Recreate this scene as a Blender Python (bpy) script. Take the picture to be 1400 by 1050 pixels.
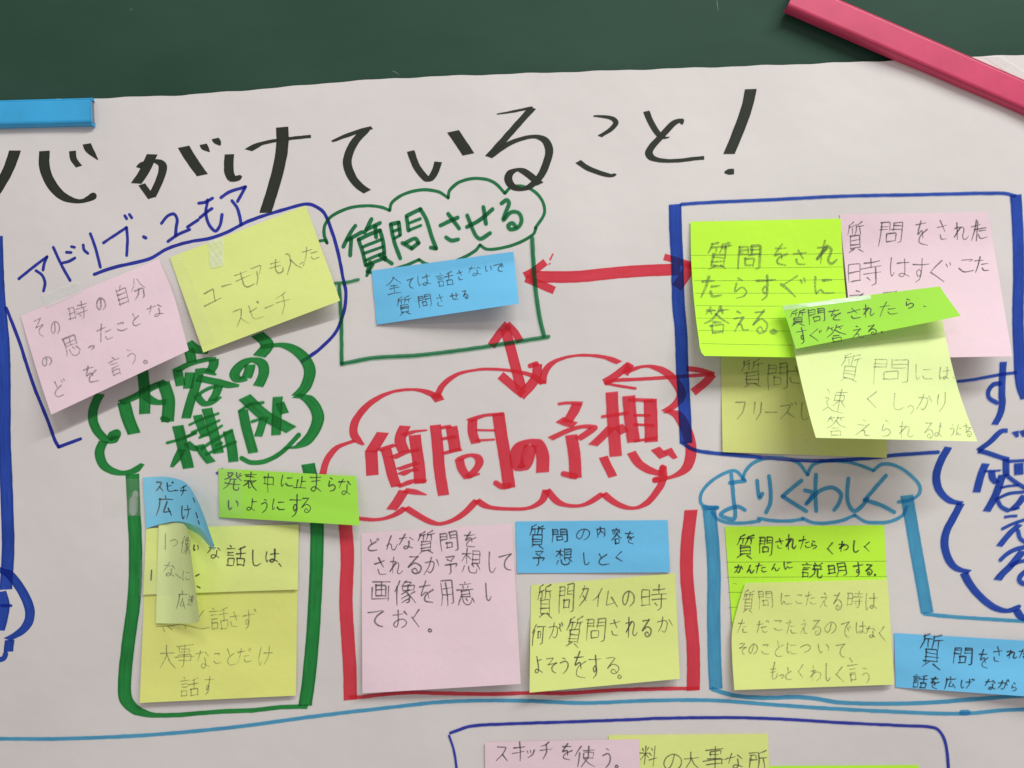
import bpy, math, random
import numpy as np
random.seed(7)
for o in list(bpy.data.objects):
    bpy.data.objects.remove(o)
sc = bpy.context.scene
COL = sc.collection

# ------------------------------------------------------------------ camera
D = 0.40                      # metres from the board to the lens
W_M = 0.50                    # metres of board across the picture
F = 1400.0 * D / W_M          # focal length in photo pixels
cam_d = bpy.data.cameras.new('camera')
cam = bpy.data.objects.new('camera', cam_d)
COL.objects.link(cam)
cam.location = (0, -D, 0)
cam.rotation_euler = (math.radians(90), 0, 0)
cam_d.sensor_width = 36.0
cam_d.lens = 36.0 * D / W_M
cam_d.clip_start = 0.01
cam_d.clip_end = 50
sc.camera = cam

# ------------------------------------------------------------------ light
world = bpy.data.worlds.new('World')
sc.world = world
world.use_nodes = True
bg = world.node_tree.nodes['Background']
bg.inputs['Color'].default_value = (1.0, 0.965, 0.95, 1)
bg.inputs['Strength'].default_value = 0.34

def tube_lamp(name, loc, target, power, size, col):
    l = bpy.data.lights.new(name, 'AREA')
    l.shape = 'RECTANGLE'
    l.size, l.size_y = size
    l.energy = power
    l.color = col
    o = bpy.data.objects.new(name, l)
    COL.objects.link(o)
    o.location = loc
    from mathutils import Vector
    d = Vector(target) - Vector(loc)
    o.rotation_euler = d.to_track_quat('-Z', 'Y').to_euler()
    return o
tube_lamp('ceiling_tube_near', (0.55, -0.92, 1.02), (0.12, 0, 0.03), 17.6, (1.2, 0.045), (0.965, 1.0, 0.96))
tube_lamp('ceiling_tube_far', (-0.9, -2.5, 1.35), (0, 0, 0), 6.5, (1.2, 0.10), (1.0, 0.92, 0.88))

sc.view_settings.view_transform = 'Standard'
sc.view_settings.look = 'None'
sc.view_settings.exposure = 0
sc.view_settings.gamma = 1
sc.view_settings.use_curve_mapping = False
sc.cycles.max_bounces = 6
sc.cycles.transparent_max_bounces = 16

# ------------------------------------------------------------------ helpers
def P3(px, py, lift):
    """photo pixel -> point on the plane that floats `lift` metres before the board"""
    s = (D - lift) / F
    return ((px - 700) * s, -lift, (525 - py) * s)

def poster_lift(x, y):
    a = 0.0029
    g = min(1.0, max(0.25, (y - 110) / 260.0))
    a += 0.00075 * math.sin(x / 103.0 + 0.9 * math.sin(y / 140.0))
    a += 0.00125 * g * math.sin(y / 62.0 + x / 260.0 + 1.1 * math.sin(x / 170.0)) * (0.6 + 0.4 * math.sin(x / 151.0 + 0.7))
    a += 0.00022 * math.sin(x / 37.0 - y / 49.0) + 0.00016 * math.sin(x / 23.0 + y / 61.0 + 2)
    return a

def setprops(o, label=None, cat=None, group=None, kind=None):
    if label: o['label'] = label
    if cat: o['category'] = cat
    if group: o['group'] = group
    if kind: o['kind'] = kind
    return o

def mk(name, verts, faces, mat, parent=None, uvs=None, smooth=True, edge=None):
    v = np.array(verts, dtype=float)
    if parent is None:
        org = (v.min(0) + v.max(0)) / 2
    else:
        org = np.array(parent.location)
    me = bpy.data.meshes.new(name)
    me.from_pydata((v - org).tolist(), [], faces)
    if uvs is not None:
        uvl = me.uv_layers.new(name='UVMap')
        li = np.zeros(len(me.loops), dtype=np.int32)
        me.loops.foreach_get('vertex_index', li)
        uvl.data.foreach_set('uv', np.array(uvs, dtype=np.float32)[li].ravel())
    if smooth:
        me.polygons.foreach_set('use_smooth', [True] * len(me.polygons))
    if edge is not None:
        at = me.attributes.new('edge', 'FLOAT', 'POINT')
        at.data.foreach_set('value', np.array(edge, dtype=np.float32))
    me.materials.append(mat)
    me.update()
    o = bpy.data.objects.new(name, me)
    COL.objects.link(o)
    if parent is None:
        o.location = org
    else:
        o.parent = parent
    return o

# ------------------------------------------------------------------ materials
def nodes_of(name):
    m = bpy.data.materials.new(name)
    m.use_nodes = True
    nt = m.node_tree
    return m, nt, nt.nodes['Principled BSDF'], nt.nodes['Material Output']

def noise(nt, scale, detail=3, vec=None, rough=0.5):
    n = nt.nodes.new('ShaderNodeTexNoise')
    n.inputs['Scale'].default_value = scale
    n.inputs['Detail'].default_value = detail
    n.inputs['Roughness'].default_value = rough
    if vec is not None:
        nt.links.new(vec, n.inputs['Vector'])
    return n

def ramp(nt, fac, c0, c1, p0=0.3, p1=0.7):
    r = nt.nodes.new('ShaderNodeValToRGB')
    r.color_ramp.elements[0].position = p0
    r.color_ramp.elements[1].position = p1
    r.color_ramp.elements[0].color = (*c0, 1)
    r.color_ramp.elements[1].color = (*c1, 1)
    nt.links.new(fac, r.inputs['Fac'])
    return r

def mul(c, k):
    return tuple(min(1.0, max(0.0, a * k)) for a in c)

def objvec(nt):
    t = nt.nodes.new('ShaderNodeTexCoord')
    return t.outputs['Object']

def paper_mat(name, c, rough=0.75, var=0.05, bump=0.25, fine=2200, spec=0.25, blot=30, dent=0.0011, dscale=26):
    m, nt, b, out = nodes_of(name)
    ov = objvec(nt)
    n1 = noise(nt, blot, 3, ov)
    n2 = noise(nt, fine, 2, ov)
    mx = nt.nodes.new('ShaderNodeMath'); mx.operation = 'MULTIPLY_ADD'
    nt.links.new(n2.outputs['Fac'], mx.inputs[0]); mx.inputs[1].default_value = 0.45
    sc_ = nt.nodes.new('ShaderNodeMath'); sc_.operation = 'MULTIPLY'
    nt.links.new(n1.outputs['Fac'], sc_.inputs[0]); sc_.inputs[1].default_value = 0.55
    nt.links.new(sc_.outputs[0], mx.inputs[2])
    r = ramp(nt, mx.outputs[0], mul(c, 1 - var), mul(c, 1 + var), 0.35, 0.65)
    nt.links.new(r.outputs['Color'], b.inputs['Base Color'])
    b.inputs['Roughness'].default_value = rough
    b.inputs['Specular IOR Level'].default_value = spec
    bp = nt.nodes.new('ShaderNodeBump')
    bp.inputs['Strength'].default_value = bump
    bp.inputs['Distance'].default_value = 0.00006
    nt.links.new(n2.outputs['Fac'], bp.inputs['Height'])
    n3 = noise(nt, dscale, 4, ov, 0.55)
    b2 = nt.nodes.new('ShaderNodeBump')
    b2.inputs['Strength'].default_value = 1.0
    b2.inputs['Distance'].default_value = dent
    nt.links.new(n3.outputs['Fac'], b2.inputs['Height'])
    nt.links.new(b2.outputs['Normal'], bp.inputs['Normal'])
    nt.links.new(bp.outputs['Normal'], b.inputs['Normal'])
    return m

def ink_mat(name, c, opaque=0.36, streak=0.16, rough=0.55):
    """marker ink: partly covers, partly filters the paper under it, so crossings darken"""
    m, nt, b, out = nodes_of(name)
    uv = nt.nodes.new('ShaderNodeUVMap')
    mp = nt.nodes.new('ShaderNodeMapping')
    mp.inputs['Scale'].default_value = (0.018, 2.6, 1)
    nt.links.new(uv.outputs['UV'], mp.inputs['Vector'])
    n = noise(nt, 1.0, 4, mp.outputs['Vector'], 0.6)
    n2 = noise(nt, 60, 3, objvec(nt))
    av = nt.nodes.new('ShaderNodeMath'); av.operation = 'MULTIPLY_ADD'
    nt.links.new(n2.outputs['Fac'], av.inputs[0]); av.inputs[1].default_value = 0.4
    s2 = nt.nodes.new('ShaderNodeMath'); s2.operation = 'MULTIPLY'
    nt.links.new(n.outputs['Fac'], s2.inputs[0]); s2.inputs[1].default_value = 0.6
    nt.links.new(s2.outputs[0], av.inputs[2])
    hi = tuple(min(0.95, x * (1 + streak) + 0.02 * streak) for x in c)
    tcol = [min(1, math.sqrt(x * (1 - opaque) / ((1 - opaque) ** 2 * 0.70))) for x in c]
    r = ramp(nt, av.outputs[0], mul(c, 1 - streak), hi, 0.34, 0.66)
    nt.links.new(r.outputs['Color'], b.inputs['Base Color'])
    b.inputs['Roughness'].default_value = rough
    b.inputs['Specular IOR Level'].default_value = 0.2
    tr = nt.nodes.new('ShaderNodeBsdfTransparent')
    # ink pools along the edge of a stroke
    at = nt.nodes.new('ShaderNodeAttribute'); at.attribute_name = 'edge'
    er = nt.nodes.new('ShaderNodeMapRange'); er.interpolation_type = 'SMOOTHSTEP'
    er.inputs['From Min'].default_value = 0.55; er.inputs['From Max'].default_value = 1.0
    er.inputs['To Min'].default_value = 0.0; er.inputs['To Max'].default_value = 0.30
    nt.links.new(at.outputs['Fac'], er.inputs['Value'])
    sb = nt.nodes.new('ShaderNodeMath'); sb.operation = 'SUBTRACT'
    nt.links.new(av.outputs[0], sb.inputs[0]); nt.links.new(er.outputs[0], sb.inputs[1])
    nt.links.new(sb.outputs[0], r.inputs['Fac'])
    rt = ramp(nt, sb.outputs[0], mul(tcol, 1 - streak * 0.8), mul(tcol, 1 + streak * 0.5), 0.34, 0.66)
    nt.links.new(rt.outputs['Color'], tr.inputs['Color'])
    mix = nt.nodes.new('ShaderNodeMixShader')
    mix.inputs['Fac'].default_value = opaque
    nt.links.new(tr.outputs[0], mix.inputs[1])
    nt.links.new(b.outputs[0], mix.inputs[2])
    nt.links.new(mix.outputs[0], out.inputs['Surface'])
    return m

def pencil_mat(name, c, dens):
    m, nt, b, out = nodes_of(name)
    n = noise(nt, 1500, 2, objvec(nt))
    n2 = noise(nt, 120, 2, objvec(nt))
    ad = nt.nodes.new('ShaderNodeMath'); ad.operation = 'MULTIPLY_ADD'
    nt.links.new(n2.outputs['Fac'], ad.inputs[0]); ad.inputs[1].default_value = 0.5
    nt.links.new(n.outputs['Fac'], ad.inputs[2])
    mr = nt.nodes.new('ShaderNodeMapRange')
    mr.inputs['From Min'].default_value = 0.5
    mr.inputs['From Max'].default_value = 1.0
    mr.inputs['To Min'].default_value = max(0, dens - 0.22)
    mr.inputs['To Max'].default_value = min(1, dens + 0.2)
    nt.links.new(ad.outputs[0], mr.inputs['Value'])
    b.inputs['Base Color'].default_value = (*c, 1)
    b.inputs['Roughness'].default_value = 0.5
    b.inputs['Specular IOR Level'].default_value = 0.3
    tr = nt.nodes.new('ShaderNodeBsdfTransparent')
    mix = nt.nodes.new('ShaderNodeMixShader')
    nt.links.new(mr.outputs[0], mix.inputs['Fac'])
    nt.links.new(tr.outputs[0], mix.inputs[1])
    nt.links.new(b.outputs[0], mix.inputs[2])
    nt.links.new(mix.outputs[0], out.inputs['Surface'])
    return m

def tape_mat(name, fac, rough, tint=(0.93, 0.94, 0.92)):
    """clear film: mostly see-through, with a thin milky body and a glossy skin"""
    m, nt, b, out = nodes_of(name)
    n = noise(nt, 90, 3, objvec(nt))
    mr = nt.nodes.new('ShaderNodeMapRange')
    mr.inputs['From Min'].default_value = 0.3
    mr.inputs['From Max'].default_value = 0.7
    mr.inputs['To Min'].default_value = fac * 0.55
    mr.inputs['To Max'].default_value = fac * 1.4
    nt.links.new(n.outputs['Fac'], mr.inputs['Value'])
    b.inputs['Base Color'].default_value = (*tint, 1)
    b.inputs['Roughness'].default_value = rough
    b.inputs['Specular IOR Level'].default_value = 0.6
    bp = nt.nodes.new('ShaderNodeBump')
    bp.inputs['Strength'].default_value = 0.6
    bp.inputs['Distance'].default_value = 0.0005
    nt.links.new(n.outputs['Fac'], bp.inputs['Height'])
    nt.links.new(bp.outputs['Normal'], b.inputs['Normal'])
    tr = nt.nodes.new('ShaderNodeBsdfTransparent')
    tr.inputs['Color'].default_value = (0.99, 0.99, 0.985, 1)
    mix = nt.nodes.new('ShaderNodeMixShader')
    nt.links.new(mr.outputs[0], mix.inputs['Fac'])
    nt.links.new(tr.outputs[0], mix.inputs[1])
    nt.links.new(b.outputs[0], mix.inputs[2])
    nt.links.new(mix.outputs[0], out.inputs['Surface'])
    return m

def plastic_mat(name, c, rough=0.42, var=0.08):
    m, nt, b, out = nodes_of(name)
    ov = objvec(nt)
    n = noise(nt, 70, 4, ov)
    r = ramp(nt, n.outputs['Fac'], mul(c, 1 - var), mul(c, 1 + var))
    nt.links.new(r.outputs['Color'], b.inputs['Base Color'])
    n2 = noise(nt, 400, 3, ov)
    mr = nt.nodes.new('ShaderNodeMapRange')
    mr.inputs['To Min'].default_value = rough - 0.12
    mr.inputs['To Max'].default_value = rough + 0.12
    nt.links.new(n2.outputs['Fac'], mr.inputs['Value'])
    nt.links.new(mr.outputs[0], b.inputs['Roughness'])
    b.inputs['Specular IOR Level'].default_value = 0.45
    bp = nt.nodes.new('ShaderNodeBump')
    bp.inputs['Strength'].default_value = 0.12
    bp.inputs['Distance'].default_value = 0.0002
    nt.links.new(n.outputs['Fac'], bp.inputs['Height'])
    nt.links.new(bp.outputs['Normal'], b.inputs['Normal'])
    return m

M = {}
M['poster'] = paper_mat('poster_paper', (0.735, 0.679, 0.670), 0.6, 0.03, 0.3, 1600, 0.25, 14, 0.0028, 9)
M['black'] = ink_mat('black_marker', (0.028, 0.031, 0.024), 0.9, 0.12)
M['blue'] = ink_mat('blue_marker', (0.028, 0.075, 0.40), 0.27, 0.2)
M['navy'] = ink_mat('dark_blue_marker', (0.030, 0.042, 0.34), 0.27, 0.15)
M['green'] = ink_mat('green_marker', (0.024, 0.235, 0.055), 0.42, 0.22)
M['thin_green'] = ink_mat('thin_green_marker', (0.024, 0.175, 0.07), 0.27, 0.15)
M['red'] = ink_mat('red_marker', (1.0, 0.060, 0.088), 0.40, 0.12)
M['sky'] = ink_mat('light_blue_marker', (0.075, 0.32, 0.62), 0.27, 0.14)
M['smudge'] = ink_mat('bared_paper', (0.40, 0.50, 0.40), 0.7, 0.3)
PINK = (0.875, 0.655, 0.735)
YELLOW = (0.79, 0.86, 0.285)
LIME = (0.57, 0.98, 0.06)
GREEN = (0.37, 0.75, 0.075)
BLUE = (0.17, 0.55, 0.88)
M['pink'] = paper_mat('pink_note_paper', PINK, 0.8, 0.03, 0.2, 1800, 0.2)
M['yellow'] = paper_mat('yellow_note_paper', YELLOW, 0.8, 0.03, 0.2, 1800, 0.2)
M['lit_yellow'] = paper_mat('lit_yellow_note_paper', (0.82, 0.93, 0.42), 0.8, 0.03, 0.2, 1800, 0.2)  # yellow note paper made paler: stronger light painted into the colour
M['note_back'] = paper_mat('blue_note_back', (0.30, 0.66, 0.74), 0.8, 0.03, 0.2, 1800, 0.2)
M['teal_note'] = paper_mat('teal_note_paper', (0.22, 0.62, 0.86), 0.8, 0.03, 0.2, 1800, 0.2)
M['deep_yellow'] = paper_mat('deep_yellow_note_paper', (0.81, 0.825, 0.235), 0.8, 0.03, 0.2, 1800, 0.2)
M['shaded_yellow'] = paper_mat('shaded_yellow_note_paper', (0.72, 0.75, 0.25), 0.8, 0.03, 0.2, 1800, 0.2)  # yellow note paper made duller, partly to paint in shade from notes above
M['lime'] = paper_mat('lime_note_paper', LIME, 0.8, 0.03, 0.2, 1800, 0.2)
M['green_note'] = paper_mat('green_note_paper', GREEN, 0.8, 0.03, 0.2, 1800, 0.2)
M['blue_note'] = paper_mat('blue_note_paper', BLUE, 0.8, 0.03, 0.2, 1800, 0.2)
M['pencil'] = pencil_mat('soft_pencil', (0.06, 0.06, 0.065), 0.56)
M['faint'] = pencil_mat('faint_pencil', (0.08, 0.08, 0.08), 0.36)
M['dark'] = pencil_mat('dark_pencil', (0.035, 0.035, 0.04), 0.68)
M['rule'] = pencil_mat('printed_rule', (0.05, 0.12, 0.03), 0.5)
M['tape'] = tape_mat('clear_tape_film', 0.07, 0.18)
M['milky'] = tape_mat('matte_tape_film', 0.36, 0.22)

# ------------------------------------------------------------------ pen strokes
def catmull(pts, step):
    """pts: (n,3) x,y,k -> resampled smooth path"""
    p = np.array(pts, dtype=float)
    if len(p) == 2:
        L = np.hypot(*(p[1] - p[0])[:2]); n = max(2, int(L / step) + 1)
        return np.array([p[0] + (p[1] - p[0]) * t for t in np.linspace(0, 1, n)])
    q = np.vstack([2 * p[0] - p[1], p, 2 * p[-1] - p[-2]])
    res = []
    for i in range(1, len(q) - 2):
        a, b, c, d = q[i - 1], q[i], q[i + 1], q[i + 2]
        # centripetal-like damping keeps tight bends from overshooting
        L = np.hypot(*(c - b)[:2]); n = max(2, int(L / step) + 1)
        la = np.hypot(*(b - a)[:2]) + 1e-6; lc = np.hypot(*(d - c)[:2]) + 1e-6
        m1 = (c - a) * L / (la + L); m2 = (d - b) * L / (lc + L)
        for t in np.linspace(0, 1, n, endpoint=False):
            h = (2*t**3-3*t**2+1)*b + (t**3-2*t**2+t)*m1 + (-2*t**3+3*t**2)*c + (t**3-t**2)*m2
            res.append(h)
    res.append(p[-1])
    return np.array(res)

def linear(pts, step):
    p = np.array(pts, dtype=float)
    res = []
    for a, b in zip(p[:-1], p[1:]):
        L = np.hypot(*(b - a)[:2]); n = max(1, int(L / step))
        for t in np.linspace(0, 1, n, endpoint=False):
            res.append(a + (b - a) * t)
    res.append(p[-1])
    return np.array(res)

class Ink:
    """collects ribbons in photo pixels, then lays them on a surface"""
    def __init__(self):
        self.v = []; self.f = []; self.uv = []; self.n = 0; self.e = []
    def ribbon(self, path, kind, Wd, t, ang=-6.0, jit=0.22):
        xy = path[:, :2]; k = path[:, 2]
        if len(xy) < 2: return
        d = np.gradient(xy, axis=0)
        ln = np.hypot(d[:, 0], d[:, 1]); ln[ln < 1e-6] = 1e-6
        d = d / ln[:, None]
        nrm = np.stack([-d[:, 1], d[:, 0]], 1)
        if kind == 'c':
            a = math.radians(ang)
            N = np.array([math.cos(a), math.sin(a)])
            dot = nrm @ N
            kk = np.clip(dot * 2.2, -1, 1)
            off = (N[None, :] * (kk * max(0, Wd - t * 0.5) / 2)[:, None] + nrm * t / 2) * k[:, None]
        else:
            off = nrm * (Wd / 2) * k[:, None]
        n = len(xy)
        j1 = np.random.RandomState(int(abs(xy[0, 0] * 31 + xy[0, 1] * 17)) % 99999)
        def sm():
            r = j1.normal(0, 1, n + 6)
            r = np.convolve(r, np.ones(4) / 4, 'same')[3:3 + n]
            return r * jit
        L = xy + off + nrm * sm()[:, None]
        R = xy - off + nrm * sm()[:, None]
        L = list(map(tuple, L)); R = list(map(tuple, R))
        if kind == 'r':
            r0 = Wd / 2 * k[0]; r1 = Wd / 2 * k[-1]
            for ph in (35, 62, 84):
                s, c_ = math.sin(math.radians(ph)), math.cos(math.radians(ph))
                e = xy[0] - d[0] * r0 * s
                L.insert(0, tuple(e + nrm[0] * r0 * c_)); R.insert(0, tuple(e - nrm[0] * r0 * c_))
                e = xy[-1] + d[-1] * r1 * s
                L.append(tuple(e + nrm[-1] * r1 * c_)); R.append(tuple(e - nrm[-1] * r1 * c_))
        base = len(self.v); m = len(L)
        run = self.n * 37.0
        lay = self.n % 40
        for i in range(m):
            if i: run += math.hypot((L[i][0]+R[i][0]-L[i-1][0]-R[i-1][0])/2, (L[i][1]+R[i][1]-L[i-1][1]-R[i-1][1])/2)
            e = lay * 0.000005 + 0.000004 * i / m
            C_ = ((L[i][0] + R[i][0]) / 2, (L[i][1] + R[i][1]) / 2)
            self.v += [(*L[i], e), (*C_, e), (*R[i], e)]
            self.e += [1, 0, 1]
            self.uv += [(run, -1 + self.n * 3.3), (run, self.n * 3.3), (run, 1 + self.n * 3.3)]
        for i in range(m - 1):
            a = base + 3 * i
            self.f += [(a, a+3, a+4, a+1), (a+1, a+4, a+5, a+2)]
        self.n += 1
    def line(self, text, frame, pen, smooth=True, step=2.2, jit=0.22):
        x0, y0, s = frame
        if ':' in text:
            pn, text = text.split(':'); pn = pn.strip()
        else:
            pn = pen
        kind = pn[0]
        pr = [float(z) for z in pn[1:].split(',')]
        Wd = pr[0] / s; t = (pr[1] if len(pr) > 1 else pr[0] * 0.28) / s
        ang = pr[2] if len(pr) > 2 else -6.0
        segs = [[]]
        for tok in text.split():
            sharp = tok[0] == '/'
            q = [float(z) for z in tok.lstrip('/').split(',')]
            pt = (x0 + q[0] / s, y0 + q[1] / s, q[2] if len(q) > 2 else 1.0)
            segs[-1].append(pt)
            if sharp and len(segs[-1]) > 1:
                segs.append([pt])
        for g in segs:
            if len(g) < 2: continue
            path = catmull(g, step) if smooth else linear(g, step)
            self.ribbon(path, kind, Wd, t, ang, jit)
    def build(self, name, mat, parent, surf, eps):
        vs = [P3(x, y, surf(x, y) + eps + e) for x, y, e in self.v]
        return mk(name, vs, self.f, mat, parent, self.uv, True, self.e)

def strokes(text, frame, pen, ink=None):
    ink = ink or Ink()
    for ln in text.strip().split('\n'):
        for part in ln.split(';'):
            if part.strip():
                ink.line(part.strip(), frame, pen)
    return ink

# photo crops the strokes were measured in: x0, y0, zoom
FR = dict(A=(0,100,3.5), B=(400,100,3.5), C=(750,100,3.5), D=(220,270,5), E=(180,150,5.8333), G=(430,300,3.5),
          H=(650,450,3.5), R=(430,480,3.5), K=(480,540,5.8333), L=(100,440,3.5), Mx=(230,480,6.5625), P=(0,0,1),
          Q=(940,600,3.5), S=(0,740,5), T=(1260,480,10), U=(1260,580,10), V=(1260,660,10), X=(1240,745,8.75), Y=(600,930,3.5))

# ------------------------------------------------------------------ chalkboard
def chalk_mat():
    m, nt, b, out = nodes_of('chalkboard_enamel')
    ov = objvec(nt)
    mp = nt.nodes.new('ShaderNodeMapping')
    mp.inputs['Scale'].default_value = (1.0, 1.0, 2.2)
    mp.inputs['Rotation'].default_value = (0, 0.5, 0)
    nt.links.new(ov, mp.inputs['Vector'])
    n = noise(nt, 9, 5, mp.outputs['Vector'], 0.6)
    n2 = noise(nt, 900, 2, ov)
    r = ramp(nt, n.outputs['Fac'], (0.019, 0.056, 0.037), (0.031, 0.078, 0.054), 0.3, 0.75)
    nt.links.new(r.outputs['Color'], b.inputs['Base Color'])
    b.inputs['Roughness'].default_value = 0.6
    b.inputs['Specular IOR Level'].default_value = 0.18
    bp = nt.nodes.new('ShaderNodeBump')
    bp.inputs['Strength'].default_value = 0.2
    bp.inputs['Distance'].default_value = 0.0001
    nt.links.new(n2.outputs['Fac'], bp.inputs['Height'])
    nt.links.new(bp.outputs['Normal'], b.inputs['Normal'])
    return m

def box(x0, x1, y0, y1, z0, z1):
    v = [(x, y, z) for x in (x0, x1) for y in (y0, y1) for z in (z0, z1)]
    f = [(0,1,3,2), (4,6,7,5), (0,4,5,1), (2,3,7,6), (0,2,6,4), (1,5,7,3)]
    return v, f
v, f = box(-0.9, 0.9, 0.0, 0.018, -0.75, 0.6)
cb = mk('chalkboard', v, f, chalk_mat(), smooth=False)
setprops(cb, 'dark green magnetic chalkboard standing behind the white poster', 'chalkboard')

chalk = paper_mat('chalk_dust', (0.16, 0.22, 0.18), 0.9)
ck = Ink()
for ln in ('r1.1: 178,14 181,11,.5', 'r1.0: 537,97 543,100 546,103,.4', 'r1.0: 980,1 981,8 982,16,.5'):
    ck.line(ln, (0,0,1), 'r1')
ck.build('chalk_mark', chalk, cb, lambda x, y: 0.0, 0.0001)

# ------------------------------------------------------------------ poster sheet
TOPX = [-320, 0, 130, 250, 330, 400, 470, 540, 620, 700, 850, 1000, 1100, 1240, 1330, 1400, 1720]
TOPY = [146, 138, 134.5, 130, 124, 118, 111.5, 107, 103.5, 101, 96, 91, 87.5, 82, 77.5, 75, 62]
def top_edge(x):
    return float(np.interp(x, TOPX, TOPY)) + 0.5 * math.sin(x / 17.0) + 0.35 * math.sin(x / 7.3)
xs = np.arange(-320, 1721, 10.0)
NR = 126
pv, pf = [], []
for r in range(NR + 1):
    for x in xs:
        yt = top_edge(x)
        y = yt + (1330 - yt) * r / NR
        pv.append(P3(x, y, poster_lift(x, y)))
nx = len(xs)
for r in range(NR):
    for i in range(nx - 1):
        a = r * nx + i
        pf.append((a, a + nx, a + nx + 1, a + 1))
poster = mk('poster', pv, pf, M['poster'])
setprops(poster, 'large white paper poster covered in marker lettering and bubbles on the chalkboard', 'poster')

EPS = 0.00007
MARKS = [0]
def mark(name, mat, frame, pen, text, label=None, more=(), over=0.0):
    ink = strokes(text, FR[frame], pen)
    for fr, pn, tx in more:
        strokes(tx, FR[fr], pn, ink)
    MARKS[0] += 1
    o = ink.build(name, M[mat], poster, poster_lift, EPS + over + MARKS[0] * 0.000012)
    if label: o['label'] = label
    return o

# black title: chisel strokes, nib almost level
mark('title_lettering', 'black', 'A', 'c42,14', '''
c50,14: 72,370 40,460 -10,550 -70,640
c42,19: 212,372 213,450 245,530 300,590 360,612 410,608 442,592
r34: 436,594 446,588
c26,12: 346,372 352,410 378,447
c36,8: 415,338 430,372 468,414,.15
c46,14: 728,388 690,470 652,528
c32,16: 660,452,.6 690,430 745,420 778,440 768,500 726,592
c28,14: 724,598 705,570 678,532
c50,12: 878,352 920,420 968,488
c30,10: 972,340 982,360 1002,376,.2
c30,10: 1030,312 1040,330 1054,346,.15
c38,16: 1098,388 1094,440 1098,480 1112,508
c34,26: 1098,506 1130,504 1154,490,.3
c40,15: 1188,368 1240,340 1320,322 1400,311 1488,302
c52,14: 1350,258 1352,330 1340,420 1310,540 1270,668
''', 'black brush-marker title along the top', more=[
('B', 'c30,16', '''
c30,15: 188,326,.5 260,298 340,270 380,260
c34,18: 352,268 290,340 262,420 280,490 320,540 358,566
c27,19: 565,372 590,440 625,490 652,510 680,475 697,424
c52,12: 768,278 810,340 842,388
c22,11: 978,196,.5 1060,182 1150,164
c30,16: 1148,166 1090,230 1010,320 938,400
c30,17: 938,400 1020,345 1090,315 1160,303 1205,318 1228,365 1215,430 1180,500 1130,545 1085,555 1045,535 1032,500 1050,470 1090,462 1130,485 1185,530
'''),
('C', 'c24,13', '''
c21,12: 215,204,.5 270,208 308,218 322,238 295,270 245,302
c24,15: 142,422 180,450 240,475 300,490 322,482,.5
c24,12: 468,182 490,235 525,290 550,308 580,305,.2
c28,17: 640,245,.2 632,226 600,238 550,290 500,345 480,380 495,405 545,418 620,418 700,408 745,404
c50,12: 968,76 950,160 915,260 864,386
c40,26: 842,474,.3 862,472 888,470
''')])

# blue katakana heading and its bubble
mark('heading_lettering', 'navy', 'A', 'r14', '''
90,984 150,935 /225,878 212,910 206,942
172,945 200,965 215,1000 208,1042
255,833 290,910 335,992; 300,908 330,900 358,884; 318,857 340,858; 342,830 356,833
398,822 402,845 420,862; 432,768 455,830 480,928
495,812 /605,738 610,790 606,872; 597,682 606,696; 619,676 630,692
r17: 688,783 697,788
''', 'dark blue slanted katakana heading', more=[('E', 'r25', '''
238,905 285,848 335,830 362,870 355,940 350,1000
290,1050 370,995 462,955
445,935 530,878
535,745 590,735 645,705; 545,860 600,815 640,788
605,720 592,830 620,920 668,968 705,920 720,835
712,700 780,655 /908,614 845,730
800,725 840,780 862,850 872,915
''')])
mark('bubble_outline', 'navy', 'P', 'r4.6', '''
129,375 154,366 189,358 206,353 229,340 257,331 286,326 311,317 343,301 400,283 417,279 429,281 443,291 454,317 463,349 469,380 473,400 470,426 459,454 436,478 413,494
8,421 12,430 26,466 40,510 51,540 66,577 75,602 /80,611 110,600
''', 'thin dark blue loop round the slanted notes')
mark('frame_outline', 'blue', 'P', 'c15,5', '''
-5,323 -2,400 5,480 6,560 6,600 8,650 10,700 11,750 8,806
''', 'thick blue line down the left edge')
mark('cloud_outline', 'blue', 'S', 'c55,26', '''
-80,170 0,200 50,215 95,260 150,340 190,420 205,490 190,560 140,620 50,672
c56,20: 66,675 60,720 58,755
r36: 38,770 25,800 -10,812
''', 'blue cloud cut off at the left edge')
mark('heading_lettering', 'blue', 'S', 'c70,30', '''
c70,30: 0,345 22,420 18,500 -10,610
r20: 10,440 75,440
''', 'blue heading cut off at the left edge')

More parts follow.
